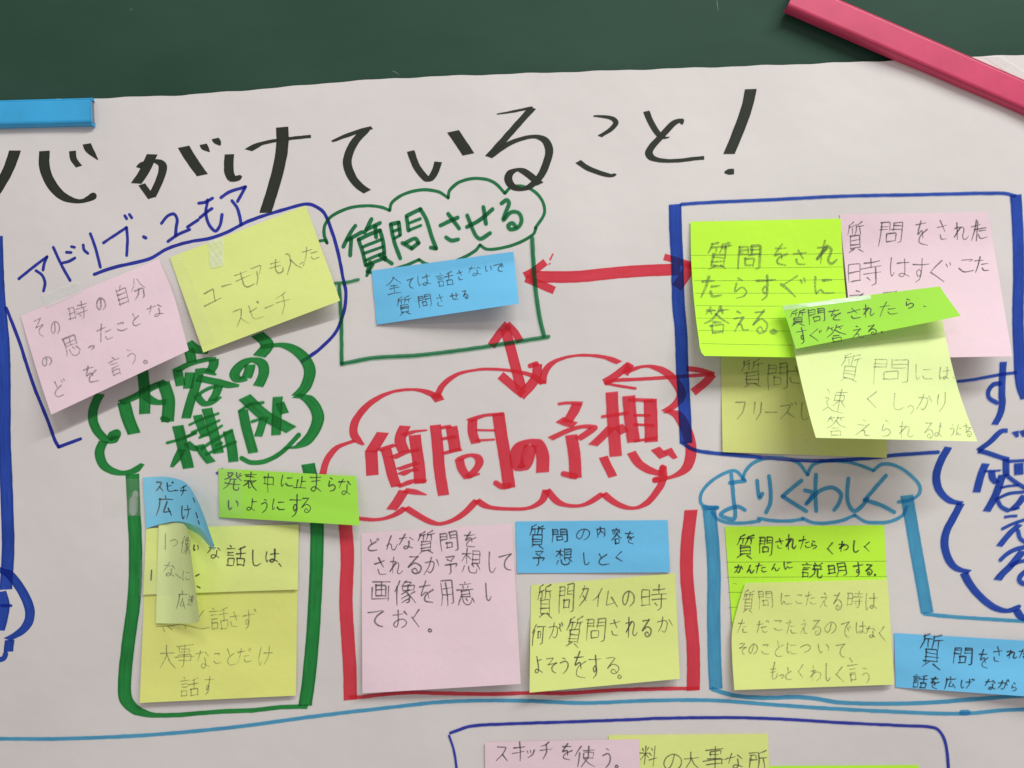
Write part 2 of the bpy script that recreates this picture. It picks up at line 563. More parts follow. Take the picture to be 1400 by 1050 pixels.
# thin green cloud, heading and box
mark('cloud_outline', 'thin_green', 'B', 'r15', '''
132,802 155,800 /165,812 152,775 155,725 190,682 270,645 350,634 420,640 /465,656 475,620 530,580 620,558 700,568 /745,596 752,560 800,520 880,503 960,520 /1016,574 1040,550 1090,540 1150,560 1195,610 1205,670 1162,740
1165,740 1150,772 1080,812 1000,836 930,842 /897,822 870,852 800,890 740,912 690,917 640,912 /605,892 540,920 460,945 400,958 360,950 
355,968 385,915
''', 'thin green cloud round its heading')
mark('heading_lettering', 'thin_green', 'B', 'r19', '''
300,730 270,775 243,830; 262,798 300,778 332,760; 280,792 276,872
378,698 362,730 345,762; 355,748 418,716; 396,732 400,785
316,795 335,855 350,918; 318,795 370,770 /418,752 432,800 442,892; r15: 335,832 425,795; r15: 342,862 432,830; r15: 350,895 436,860
r17: 352,918 445,882; 372,905 358,950; 418,872 475,910
470,725 485,800 515,885; 470,722 /508,714 515,772; r14: 480,756 512,745; r14: 487,790 514,775
546,690 555,752; 546,682 /612,650 640,700 665,780 /687,838 662,834; r14: 560,716 612,696; r14: 560,750 614,728
526,812 570,838; 540,812 588,790 /603,812 570,838
708,728 750,708 790,690; 745,672 775,712 797,742; 735,785 760,800 792,795
835,735 895,702 957,650; 836,680 855,730 880,780 900,792 945,765; 913,640 926,720
1000,622 1025,606 1036,622 1022,660 1008,702 1045,665 1082,668 1096,705 1078,738 1042,746 1032,728 1052,716 1068,732
''', 'green heading inside the thin green cloud')
mark('frame_outline', 'thin_green', 'G', 'r18', '''
118,318 128,480 /130,690 280,662 480,650 700,625 900,595 1120,560
r14: 98,304 150,300 210,287
r20: 1042,88 1048,200 1060,350 1080,480 1098,552
''', 'thin green box under the green cloud', over=0.0005)

# red arrows
mark('double_arrow', 'red', 'P', 'b15', '''
b16: 724,378 760,378.5 790,378 840,373 880,370 930,368
b10: 717,377 730,370 746,358
b11: 719,380 735,387 758,397
r2: 752,355 756,347; r2: 751,361 752,360; r2: 701,375 702,370
b9: 908,351 925,356 946,363
b15: 944,361 936,377 925,393
''', 'red arrow between the green box and the blue box')
mark('double_arrow', 'red', 'G', 'b48', '''
b50: 912,520 950,660 990,812
b40: 926,500 880,555 846,606
b36: 920,500 962,545 985,585
b42: 890,745 930,780 1000,838
b46: 1068,690 1058,760 985,846
r24: 1032,700 1062,690
''', 'short upright red arrow beneath the green box')
mark('double_arrow', 'red', 'H', 'r17', '''
625,256 660,246 800,238 960,228 1120,216
b34: 735,170 680,215 616,256
r14: 622,258 680,270 765,283
b24: 1010,188 1080,198 1143,218
b38: 1138,214 1100,255 1042,302
''', 'thin red arrow from the red cloud to the blue box')

# red cloud and heading
mark('cloud_outline', 'red', 'R', 'c30,13', '''
c26,15: 36,600 60,520 110,460 192,428
c34,13: 235,448,.4 205,425 186,385 200,325 265,250 350,202 440,184 520,190 600,222
c40,20: 575,205 600,238
c26,13: 588,215 612,165 680,112 770,90 860,86 960,96 1040,116 1095,155
''', 'large red cloud in the middle', more=[('H', 'c34,14', '''
c30,13: 322,262 328,215 362,165 430,135 520,124 620,134 690,160
b34: 745,165 715,215
c40,14: 722,205 790,180 850,180 910,205 960,255 985,310 962,355 908,394
c46,15: 912,390 962,405 1000,460 1028,540 1030,610 1005,670 945,705 850,722
r30: 860,722 905,712
b30: 900,655 904,705
c30,16: 900,715 880,760 820,832 760,856 700,846 650,818 /612,785 540,832 470,846 400,830 /340,768 320,820 260,854 170,860 60,850 5,818
'''), ('R', 'c30,16', '''
778,712 720,772 660,810 590,826 520,800 /436,748 380,785 300,806 205,800
''')])
mark('heading_lettering', 'red', 'K', 'c80,24', '''
c88,30: 255,298 205,380 158,455
c88,24: 160,440 165,540 170,640
215,440 280,420 355,398
c74,24: 278,430 300,520 330,640 362,730
c78,30: 432,245 402,310 392,370 424,455
410,322 500,292 608,280,.5
c84,24: 508,318 520,420 540,560 552,705
330,502 420,462 545,432
370,592 440,570 535,538
392,636 460,604 535,590
370,730 440,706 500,682 595,690
c76,26: 424,760 375,840 322,915
c60,34: 425,758 500,772 604,797,.2
c80,22: 672,238 690,400 706,600 738,800
712,262 800,246
c84,22: 800,250 816,340 832,450
720,350 838,330
735,466 800,448 878,428
c66,22: 970,195 968,290 995,385
938,205 1050,165 1180,150 1218,146
c88,22: 1174,148 1200,330 1238,560 1262,740
r46: 1262,722 1200,728 1156,702
r18: 1000,278 1150,282
r18: 1000,362 1140,355
c60,26: 862,508 885,590 935,662
c50,28: 850,515 940,480 1008,492 1024,540 990,600 930,655
r18: 930,660 1020,628
''', 'thick red heading inside the red cloud', more=[('R', 'c52,22', '''
1034,448 1016,530 990,562 968,530 972,470 1012,436 1062,436 1090,490 1092,580
'''), ('H', 'c52,16', '''
c40,14: 395,358 440,352 512,354
c46,14: 488,356 470,395 438,445
c40,24: 402,432 440,448 478,458
c34,18: 358,524 450,482 510,466 565,470 530,500 490,526
c52,14: 458,505 474,600 480,712
r28: 478,704 422,692
r15: 608,418 680,408 728,400
c52,14: 652,300 660,440 672,608
c42,16: 652,468 600,520 562,555
c36,24: 684,460 715,495
c54,16: 734,318 742,420 758,540
r17: 738,336 850,340
c56,16: 836,335 840,440 842,540
r13: 762,412 832,412; r13: 762,456 852,460; r14: 762,535 866,520
c34,20: 612,610 630,650 658,706
c34,24: 746,588 782,642 840,678 892,690
r30: 890,688 896,662
c38,20: 860,570 902,612
c38,20: 918,574 958,618,.5
''')])

# thick green heading, cloud and frame
mark('heading_lettering', 'green', 'L', 'c52,20', '''
c54,18: 242,385 262,460 292,535
c40,24: 225,388 300,356 380,312 445,286
c54,16: 430,288 456,370 452,478
r24: 452,470 428,462
c46,16: 332,235 342,340 342,440
c30,26: 345,352 390,382 445,384
''', 'thick green heading in two rows', more=[('Mx', 'c78,28', '''
c80,26: 180,-20 196,20 212,100
c76,26: 82,168 98,250 112,310
c60,36: 60,180 120,148 200,112 350,75 430,70
c76,28: 408,70 405,130 372,190
c60,46: 240,180 330,175 430,212,.3
c76,30: 195,190 178,335
c74,30: 275,200 240,330 200,450 160,602
c60,54: 258,240 400,268 540,302 636,310,.4
c50,40: 258,392 290,445 335,475 400,450 478,408,.3
r30: 270,385 360,335 440,312
c66,26: 455,308 430,380 392,445
c78,34: 735,120 725,180 700,240
c74,44: 700,240 630,258 595,215 625,150 700,90 780,78 845,115 858,190 835,260 805,315
r26: -10,822 100,792 170,765 245,730
c92,22: 85,668 130,850 182,1050
c60,30: 120,880 80,960 30,1040,.4
c50,38: 165,820 230,872 270,880
c74,24: 262,572 292,660 335,765
c84,24: 346,512 382,640 452,915
r22: 190,660 300,610 450,558; r22: 212,728 330,680 458,620; r22: 165,768 250,735; r22: 280,775 380,730 482,668
c76,24: 275,840 320,920 385,1000
r28: 300,870 430,790 570,710
c82,22: 535,715 568,850 586,992
r24: 340,925 480,862 605,812; r22: 430,845 482,822
c78,28: 668,525 702,690 762,912
r26: 640,535 740,475 852,460
c96,60: 682,410 850,565 1000,650 1105,705
r26: 750,632 850,600
c62,26: 862,590 840,660 806,765
c78,24: 982,408 975,560 968,752
c66,30: 1000,460 1045,560
''')])
mark('cloud_outline', 'green', 'L', 'c40,20', '''
c36,20: 128,345 96,420 100,490 138,548 185,572 205,545
r44: 186,545 208,535
c36,22: 145,570 126,625 150,690 220,722 290,712 332,678,.5
c46,30: 545,100 590,132 650,140
c52,26: 880,58 928,110 890,165
c48,20: 900,118 1010,112 1090,155 1132,230 1112,310 1070,356
c50,18: 1062,352 1125,368 1172,450 1148,530 1090,590 1008,606,.3
r22: 806,652 850,672 920,666 1000,622 1080,540
''', 'thick green cloud round the two-row heading')
mark('frame_outline', 'green', 'P', 'c15.5,6', '''
181,648 183,700 185,740 185,790 182,830 174,890 170,940 173,958 186,971 204,977 225,978 249,977 298,973 346,971 383,967 421,966
c15.5,6: 421,634 427,660 433,714 433,763 429,849 426,889 422,930 417,965
''', 'thick green frame round the curled notes')
mark('ink_patch', 'smudge', 'P', 'r11', '''
r9: 185,675 184,682; r12: 182.5,684 182,699
''', 'pale worn patch on the green frame')

# red frame
mark('frame_outline', 'red', 'P', 'c16,5', '''
c16,5: 472,716 475,760 473,820 476,880 478,910 479,957
r5: 479,953 494,953 520,950 560,947 600,948 671,949 723,947.5 771,948 843,943.5 914,941.5 954,941
c15.5,5: 945,697 940,740 939,786 944,840 948,890 948,944
''', 'thick red open-topped frame')

# light blue cloud, heading, frame and divider
mark('cloud_outline', 'sky', 'Q', 'r16', '''
145,328 100,328 66,310 65,265 100,215 170,167 230,153 272,195
265,190 280,150 320,112 380,93 460,92 530,116 /575,172 595,130 650,108 760,110 820,125 /890,152 930,122 990,126 1060,167 1110,222 1110,262 1070,290 1010,302
1050,325 1030,365 970,395 900,401 850,395 /800,365 740,390 660,403 600,400 550,380
552,384 480,393 400,390 340,380
345,392 270,402 190,400 140,380 120,350
''', 'light blue cloud over the open light blue frame')
mark('heading_lettering', 'sky', 'Q', 'r19', '''
210,170 220,280 226,380 185,378 158,362 190,338 240,324 274,340; 203,210 275,200
333,200 338,250 345,284 358,262; 390,178 398,250 395,310 376,352
545,200 490,245 /455,275 510,310 568,346
615,172 612,260 616,345; 562,247 598,258 585,290 568,312; 575,305 630,252 690,233 734,262 724,310 702,340
770,190 764,270 775,322 800,346 838,318 862,288
950,176 890,245 /848,293 920,315 990,350
''', 'light blue rounded heading in its cloud')
mark('frame_outline', 'sky', 'P', 'c16,5', '''
970,695 976,771 976,843 977,900 979,942
r5.5: 974,942 1000,950 1020,953 1050,954 1090,953 1115,955 1145,960 1200,962 1260,961 1320,957 1400,951 1440,948
c15,5: 1240,677 1251,743 1268,838
r5: 1264,839 1290,842 1330,845 1400,849 1450,851
r6: 962,694 980,694
''', 'light blue frame, thick at the sides and thin below')
mark('divider_line', 'sky', 'P', 'r5', '''
-120,1011 0,1010 80,1010 200,1005 320,994 440,978 560,964 600,960 657,957.7 714,958 800,961 886,957.7 957,957 986,958 1110,967 1234,973.5 1317,975.6 1371,971 1400,970 1460,968
r7: 1315,974 1324,974
''', 'long wavy light blue line across the poster')

# blue box at the right, cloud and lettering cut by the edge
mark('frame_outline', 'blue', 'P', 'c15,4.5', '''
c15,4.5: 923,279 924,320 926,357 928,420 931,450 933,507 936,560 938,606
r4.4: 932,279 960,277 1050,273 1150,268 1250,266 1370,264 1388,267
c13,5: 1389,266 1392,320 1393,380 1392,430 1393.5,480 1396,523 1403,545
r5: 934,606 945,613 958,617 993,621 1041,625 1111,630 1183,627 1226,622 1283,618
''', 'thick blue box at the right')
mark('cloud_outline', 'blue', 'P', 'c8.5,5', '''
1297,611 1287,629 1281,646 1281,661 1287,674 1300,685 1316,688
c8.5,5: 1314,688 1304,707 1295,724 1291.5,740 1293,753 1299,768 1308,777 1326,782
c8.5,6: 1318,783 1325,797 1336,811 1350,824 1363,832 1376,835 1388,832 1395,827,.4
c8,6: 1390,834 1395,842 1404,846 1420,846
''', 'blue cloud cut off at the right edge')
mark('heading_lettering', 'blue', 'T', 'c88,30', '''
r40: 500,415 700,390 900,352 1100,315 1290,292
c80,30: 1120,145 1105,400 1100,600 1108,700 1080,850 1000,1005
r62: 1075,440 985,455 918,545 925,635 1030,705
''', 'blue upright heading cut off at the right edge', more=[('U', 'c80,30', '''
c50,60: 1180,85 1090,95 960,220 /775,362 900,390 1050,440 1190,485
c80,40: 1280,95 1312,175,.4; c80,40: 1380,80 1430,160
c88,40: 880,535 820,680 752,930
r28: 865,642 960,635 1075,630
c80,36: 960,640 975,740 1030,805
c80,30: 1155,470 1158,700
r40: 1200,505 1430,492
c110,40: 1330,530 1332,690
r60: 1170,700 1280,785 1430,880
r34: 1090,865 1200,842 1320,832
c90,40: 1110,690 1030,930 950,1090 890,1192
'''), ('V', 'c80,30', '''
r40: 1060,205 1200,145 1430,122
r60: 1035,230 1090,325 1180,375
c80,40: 1410,170 1330,280 1240,365
r32: 1215,372 1330,345
c40,36: 1130,467 1220,455 1312,450
r42: 1108,628 1250,560 1430,498
c76,36: 1345,565 1200,700 1062,868
r58: 1320,655 1350,760 1420,812
'''), ('X', 'c80,30', '''
r50: 1122,178 1200,105 1300,52 1430,20
c86,36: 1390,70 1250,240 1130,360 1085,420
r44: 1250,245 1330,205 1430,182
r60: 1430,310 1365,365 1348,420 1380,455 1430,462
''')])
mark('frame_outline', 'navy', 'P', 'r4.2', '''
616,1002 643,993 686,990 771,987 857,984 900,982 1000,981 1069,983 1151,988 1234,992 1278,995 1288,1004 1294,1021 1297,1056 1298,1120
r3.4: 614,1006 620,1024 624,1050 626,1120
''', 'thin dark blue box along the bottom')
mark('marker_dot', 'navy', 'P', 'c9,8', '299,643 305,647', 'dark blue dot peeking out beside the green strip note')

# ------------------------------------------------------------------ handwriting: one skeleton per character, box 0..100
GLY = {}
def G(smooth, text):
    for ln in text.strip().split('\n'):
        ch, st = ln.strip().split(' ', 1)
        GLY[ch] = (smooth, [[tuple(map(float, p.split(','))) for p in s.split()] for s in st.split(';') if s.strip()])
G(True, '''
い 10,10 12,60 25,90 40,72; 78,15 92,45 88,70
う 35,3 65,12; 12,40 58,28 82,45 72,75 40,100
え 42,0 60,10; 15,33 74,29; 74,29 8,95; 42,62 58,62 64,88 96,92
お 8,28 68,22; 38,0 38,70 28,92 10,82 28,62 68,50 92,65 86,88 60,97; 76,15 96,32
か 5,30 55,24 68,36 60,76 46,95 30,84; 42,0 32,50 5,95; 78,15 98,50
が 5,35 50,30 62,40 55,78 42,95 30,85; 38,5 28,55 5,95; 72,28 88,55; 76,5 83,20; 90,0 97,15
く 78,0 15,48; 15,48 80,100
ぐ 62,0 8,48; 8,48 68,100; 78,20 86,38; 92,12 99,28
け 12,5 8,60 18,95 28,75; 42,30 99,25; 75,0 76,55 55,100
げ 10,8 8,60 16,95 25,78; 38,32 82,28; 62,5 64,55 46,100; 82,4 89,16; 94,0 100,12
こ 20,14 80,12 64,26; 10,74 38,92 90,88
さ 8,32 92,20; 42,0 72,55; 25,68 35,92 82,96
し 22,0 18,55 28,92 55,97 90,78
す 3,22 97,18; 55,0 57,60 42,74 33,58 46,46 58,58 52,85 28,100
ず 3,27 82,22; 46,2 48,60 36,75 28,60 40,48 50,60 46,85 28,100; 84,2 91,14; 95,0 100,10
せ 3,42 97,32; 70,5 72,62 60,66; 28,12 30,75 45,92 90,92
そ 25,8 75,4; 75,4 22,42; 22,42 96,36; 96,36 50,56 46,82 76,98
た 5,25 60,20; 35,0 8,96; 52,48 90,44; 48,72 58,90 98,88
だ 5,30 56,25; 32,5 8,98; 48,52 82,48; 45,75 55,92 90,90; 78,8 85,22; 92,2 98,16
ち 5,22 85,18; 42,0 20,52 60,42 86,58 76,85 40,98
っ 3,32 60,8 96,35 86,70 42,100
つ 3,30 60,8 96,35 85,70 40,98
て 3,12 95,5; 95,5 52,32 34,65 52,90 82,98
で 5,15 88,8; 88,8 48,38 34,68 50,92 76,97; 72,40 80,54; 88,32 96,44
と 25,0 42,45; 85,25 25,55 14,80 35,96 92,93
ど 22,5 38,48; 72,30 22,58 12,82 30,96 80,94; 78,8 85,22; 92,0 99,14
な 5,22 56,18; 35,0 6,62; 72,15 97,36; 68,42 70,80 50,97 34,86 50,74 96,92
に 10,5 7,60 15,95 26,76; 45,25 86,22; 40,70 55,88 97,84
の 54,15 40,75 22,90 6,64 20,26 55,6 90,30 88,70 58,98
は 10,5 7,60 15,95 26,76; 40,28 98,24; 72,0 74,76 58,96 40,86 58,74 99,93
ま 10,20 92,17; 14,45 88,41; 52,0 53,76 35,96 13,86 36,72 95,96
も 45,0 35,65 50,95 84,86 86,62; 12,30 76,27; 6,55 72,51
よ 50,25 90,21; 48,0 51,76 30,96 8,86 28,72 92,93
ら 35,0 65,12; 25,26 18,66 60,48 92,66 76,88 28,99
り 20,5 15,50 24,66; 76,0 81,55 44,100
る 18,5 76,4; 76,4 8,66 55,42 93,62 80,93 48,98 34,82 55,72 72,92
れ 26,0 25,100; 5,30 46,25; 46,25 4,82 55,28 69,40 62,86 76,98 99,80
わ 26,0 25,100; 5,30 46,25; 46,25 4,80 55,36 91,42 92,72 58,99
ん 50,0 4,98; 20,72 38,58 51,66 55,92 74,96 99,64
を 8,18 82,14; 48,0 16,52 50,40 59,66; 92,38 40,60 30,86 88,98
、 20,15 80,85
。 50,8 12,42 30,88 76,82 88,40 50,8
・ 45,45 55,55
''')
G(False, '''
ス 12,10 80,8 55,52 8,96; 50,52 96,96
ピ 20,10 17,80 36,93 92,88; 20,50 76,36; 86,4 78,14 88,20 95,10 86,4
ー 0,58 50,48 100,44
チ 75,0 45,14 13,22; 3,48 97,42; 52,15 52,62 24,100
ユ 12,20 72,15 62,86; 0,90 100,85
モ 12,12 88,7; 3,48 97,42; 46,12 44,80 60,95 97,90
ア 5,10 94,8 60,50; 46,36 42,70 12,100
フ 5,10 92,8 70,60 24,100
リ 18,5 18,62; 80,0 82,55 42,100
ズ 8,18 70,14 46,56 4,96; 44,58 87,96; 78,5 85,18; 92,0 99,12
タ 42,0 30,28 4,56; 34,18 92,14 66,65 12,100; 34,45 70,70
イ 86,0 50,38 0,62; 55,38 55,100
ム 45,0 6,86 87,75; 64,45 99,99
キ 6,30 90,20; 0,64 99,48; 42,0 62,100
ッ 6,25 18,56; 42,15 53,46; 94,10 80,65 34,100
時 5,18 6,84; 5,18 38,16 38,82; 5,48 38,46; 6,81 38,79; 50,18 94,14; 71,0 71,36; 44,38 100,33; 47,60 99,56; 82,40 82,92 68,98; 56,70 66,83
自 48,0 36,16; 12,18 13,100; 12,18 88,15 88,100; 12,44 88,42; 12,68 88,66; 13,95 88,94
分 38,0 26,28 0,54; 60,0 72,28 100,50; 18,55 82,51 76,92 60,98; 48,55 36,82 8,100
思 15,5 16,48; 15,5 86,2 84,47; 50,4 50,46; 15,25 85,23; 16,47 85,46; 12,65 2,93; 32,60 36,88 56,98 80,92 82,78; 52,58 61,72; 82,58 98,79
言 44,0 58,10; 3,22 97,18; 22,38 78,36; 22,54 78,52; 22,70 24,100; 22,70 79,67 75,98; 24,97 76,96
入 36,5 52,8 46,48 0,100; 50,30 68,70 100,99
全 50,0 28,28 0,46; 50,0 72,25 100,43; 25,50 76,48; 22,72 79,70; 50,50 50,97; 3,98 98,96
話 18,0 26,8; 0,20 43,17; 8,36 36,34; 8,51 36,49; 8,66 9,98; 8,66 37,64 35,96; 9,96 35,95; 93,3 58,16; 46,36 100,31; 74,14 74,62; 56,62 57,98; 56,62 93,60 90,97; 57,96 90,95
質 40,0 12,9; 14,8 12,24 0,44; 14,19 49,14; 32,18 32,41; 90,0 60,9; 60,8 58,24 50,41; 60,19 100,14; 80,18 80,41; 22,46 22,86; 22,46 79,44 78,86; 22,59 78,58; 22,72 78,71; 22,85 78,84; 36,88 10,100; 64,88 92,100
問 8,5 6,100; 8,5 41,3 40,38; 8,20 40,19; 8,37 40,36; 58,4 58,37; 58,4 94,2 93,93 80,98; 58,19 92,18; 58,36 92,35; 33,55 35,86; 33,55 67,53 65,85; 35,85 65,83
答 22,0 4,26; 14,13 46,10; 28,13 34,27; 66,0 51,26; 58,13 98,9; 74,12 80,26; 50,26 30,48 0,64; 50,26 70,46 100,60; 34,60 67,58; 26,72 28,100; 26,72 77,70 73,99; 28,98 73,96
速 8,8 20,21; 0,40 21,37 12,60 22,78; 0,97 20,78 50,95 100,99; 40,12 96,8; 46,26 47,50; 46,26 89,24 86,48; 47,49 86,47; 66,0 66,86; 64,50 39,76; 68,50 93,74
発 10,8 43,5 28,30 0,46; 18,20 30,31; 58,0 62,20 100,43; 89,2 70,16; 98,12 78,29; 28,42 73,40; 10,62 93,60; 38,42 34,75 6,100; 62,42 62,88 72,97 96,93 97,78
表 12,12 89,9; 18,26 83,24; 3,42 97,39; 50,0 50,40; 48,42 30,62 0,77; 34,60 34,96 54,86; 83,48 62,63; 50,44 68,75 99,97
中 12,22 14,65; 12,22 89,19 85,64; 14,62 85,61; 50,0 50,100
止 52,5 52,93; 54,42 90,40; 22,35 22,93; 0,96 100,92
広 50,0 52,14; 14,18 93,15; 18,18 15,60 0,100; 58,32 35,86 84,80; 70,62 94,97
大 3,36 97,32; 48,0 44,45 4,99; 50,40 66,72 99,99
事 8,10 93,8; 25,20 26,36; 25,20 76,19 74,35; 26,35 74,34; 18,48 83,46 80,72; 0,60 100,58; 18,73 82,71; 50,0 50,94 36,98
予 22,4 79,2 50,26; 27,17 60,35; 3,42 96,39 80,58; 50,42 50,92 33,98
想 3,18 43,16; 24,0 24,58; 22,22 2,49; 26,24 43,39; 54,4 54,56; 54,4 93,2 92,55; 54,21 92,20; 54,38 92,37; 54,55 92,54; 12,70 2,94; 32,66 36,90 56,99 80,93 82,80; 52,63 61,76; 82,62 98,83
画 8,5 93,3; 26,20 26,76; 26,20 77,18 76,75; 50,5 50,76; 26,47 76,46; 26,75 76,74; 6,30 8,96; 8,95 94,93; 94,28 94,100
像 22,0 0,42; 13,25 13,100; 52,0 36,18; 50,6 79,5 66,18; 40,20 42,42; 40,20 93,18 90,40; 66,18 64,40; 42,41 90,39; 66,42 35,59; 58,50 70,70 68,96 55,99; 62,60 33,77; 68,74 33,95; 91,48 72,60; 70,58 100,93
用 15,5 15,65 0,100; 15,5 89,3 88,93 75,98; 15,32 88,31; 15,58 88,57; 52,5 52,98
意 50,0 50,8; 15,12 86,10; 35,14 40,25; 66,14 60,25; 3,30 97,28; 25,38 25,66; 25,38 76,36 75,65; 25,51 75,50; 25,65 75,64; 14,75 3,95; 34,72 38,92 58,99 79,93 81,82; 54,69 61,80; 84,70 99,89
内 10,22 10,100; 10,22 91,20 90,92 76,98; 50,0 48,45 19,76; 50,42 77,73
容 50,0 50,10; 8,14 6,31; 8,14 93,12 88,29; 36,24 17,41; 62,24 83,39; 50,34 30,56 0,71; 50,36 72,56 100,69; 28,70 30,100; 28,70 73,68 70,99; 30,98 70,96
何 25,0 0,44; 14,26 14,100; 34,14 100,10; 44,36 45,68; 44,36 68,35 67,66; 45,66 67,65; 86,14 86,93 70,98
説 18,0 26,8; 0,20 43,17; 8,36 36,34; 8,51 36,49; 8,66 9,98; 8,66 37,64 35,96; 9,96 35,95; 56,2 64,15; 91,0 80,15; 54,20 55,46; 54,20 93,18 90,45; 55,45 90,44; 64,48 60,75 41,99; 78,48 78,86 84,96 100,93 100,78
明 4,15 4,78; 4,15 39,13 38,76; 4,45 38,44; 4,76 38,75; 56,5 55,60 43,99; 56,5 95,3 94,93 80,98; 56,32 94,31; 56,56 94,55
使 24,0 0,43; 13,26 13,100; 36,14 99,11; 42,28 43,55; 42,28 93,26 90,54; 43,54 90,53; 66,0 64,55 35,99; 46,62 70,85 100,99
料 8,10 16,25; 45,6 36,23; 0,36 53,33; 26,0 26,100; 24,40 0,71; 28,42 49,63; 64,12 76,25; 60,36 72,49; 54,70 100,60; 86,0 86,100
所 4,8 47,4; 10,24 10,42; 10,24 45,22 42,50; 10,50 42,48; 10,42 8,70 0,100; 93,2 58,14; 60,14 58,60 45,99; 60,42 100,38; 82,42 82,100
''')

class Pencil(Ink):
    def char(self, ch, frame, cx, cy, w, h, rot, width):
        x0, y0, s = frame
        smooth, sts = GLY[ch]
        rr = math.radians(rot + random.uniform(-5, 5))
        c_, s_ = math.cos(rr), math.sin(rr)
        shx = random.uniform(-0.12, 0.06); cx += random.uniform(-.03, .03) * w; cy += random.uniform(-.04, .04) * h
        small = 0.75 if len(sts) > 9 else 1.0
        for st in sts:
            jx, jy = random.uniform(-4, 4) * small, random.uniform(-4, 4) * small
            pr = random.uniform(0.72, 1.25)
            stretch = random.uniform(0.88, 1.14)
            mx_, my_ = np.mean([g[0] for g in st]), np.mean([g[1] for g in st])
            pts = []
            for i, (gx, gy) in enumerate(st):
                gx = mx_ + (gx - mx_) * stretch; gy = my_ + (gy - my_) * stretch
                gx += jx + random.uniform(-2.4, 2.4); gy += jy + random.uniform(-2.4, 2.4)
                ax = (gx - 50) / 100 * w + shx * (gy - 50) / 100 * h; ay = (gy - 50) / 100 * h
                px = cx + ax * c_ - ay * s_; py = cy + ax * s_ + ay * c_
                k = pr * (1.15 if i == 0 else (0.6 if i == len(st) - 1 else 1.0))
                pts.append((x0 + px / s, y0 + py / s, k))
            if len(pts) > 2 and not smooth:
                path = linear(pts, 1.6)
                # soften corners a little
                for _ in range(1):
                    q = path.copy(); q[1:-1] = 0.25 * path[:-2] + 0.5 * path[1:-1] + 0.25 * path[2:]; path = q
            elif len(pts) == 2:
                a, b = np.array(pts[0]), np.array(pts[1])
                m = (a + b) / 2; d = b - a
                bow = random.uniform(-0.035, 0.035)
                m = m + np.array([-d[1] * bow, d[0] * bow, 0])
                path = catmull([a, m, b], 1.8)
            else:
                path = catmull(pts, 1.8)
            self.ribbon(path, 'r', width, width, 0, 0.05)
    def text(self, frame, width, rows, rot=0):
        for ln in rows.strip().split('\n'):
            for it in ln.split(';'):
                it = it.strip()
                if not it: continue
                ch, num = it.split(' ', 1)
                cx, cy, w, h = [float(z) for z in num.split(',')]
                self.char(ch, frame, cx, cy, w, h, rot, width)
    def build(self, name, mat, parent, surf, eps):
        vs = [P3(x, y, surf(x, y) + eps + e * 0.5) for x, y, e in self.v]
        return mk(name, vs, self.f, mat, parent, self.uv, True, self.e)

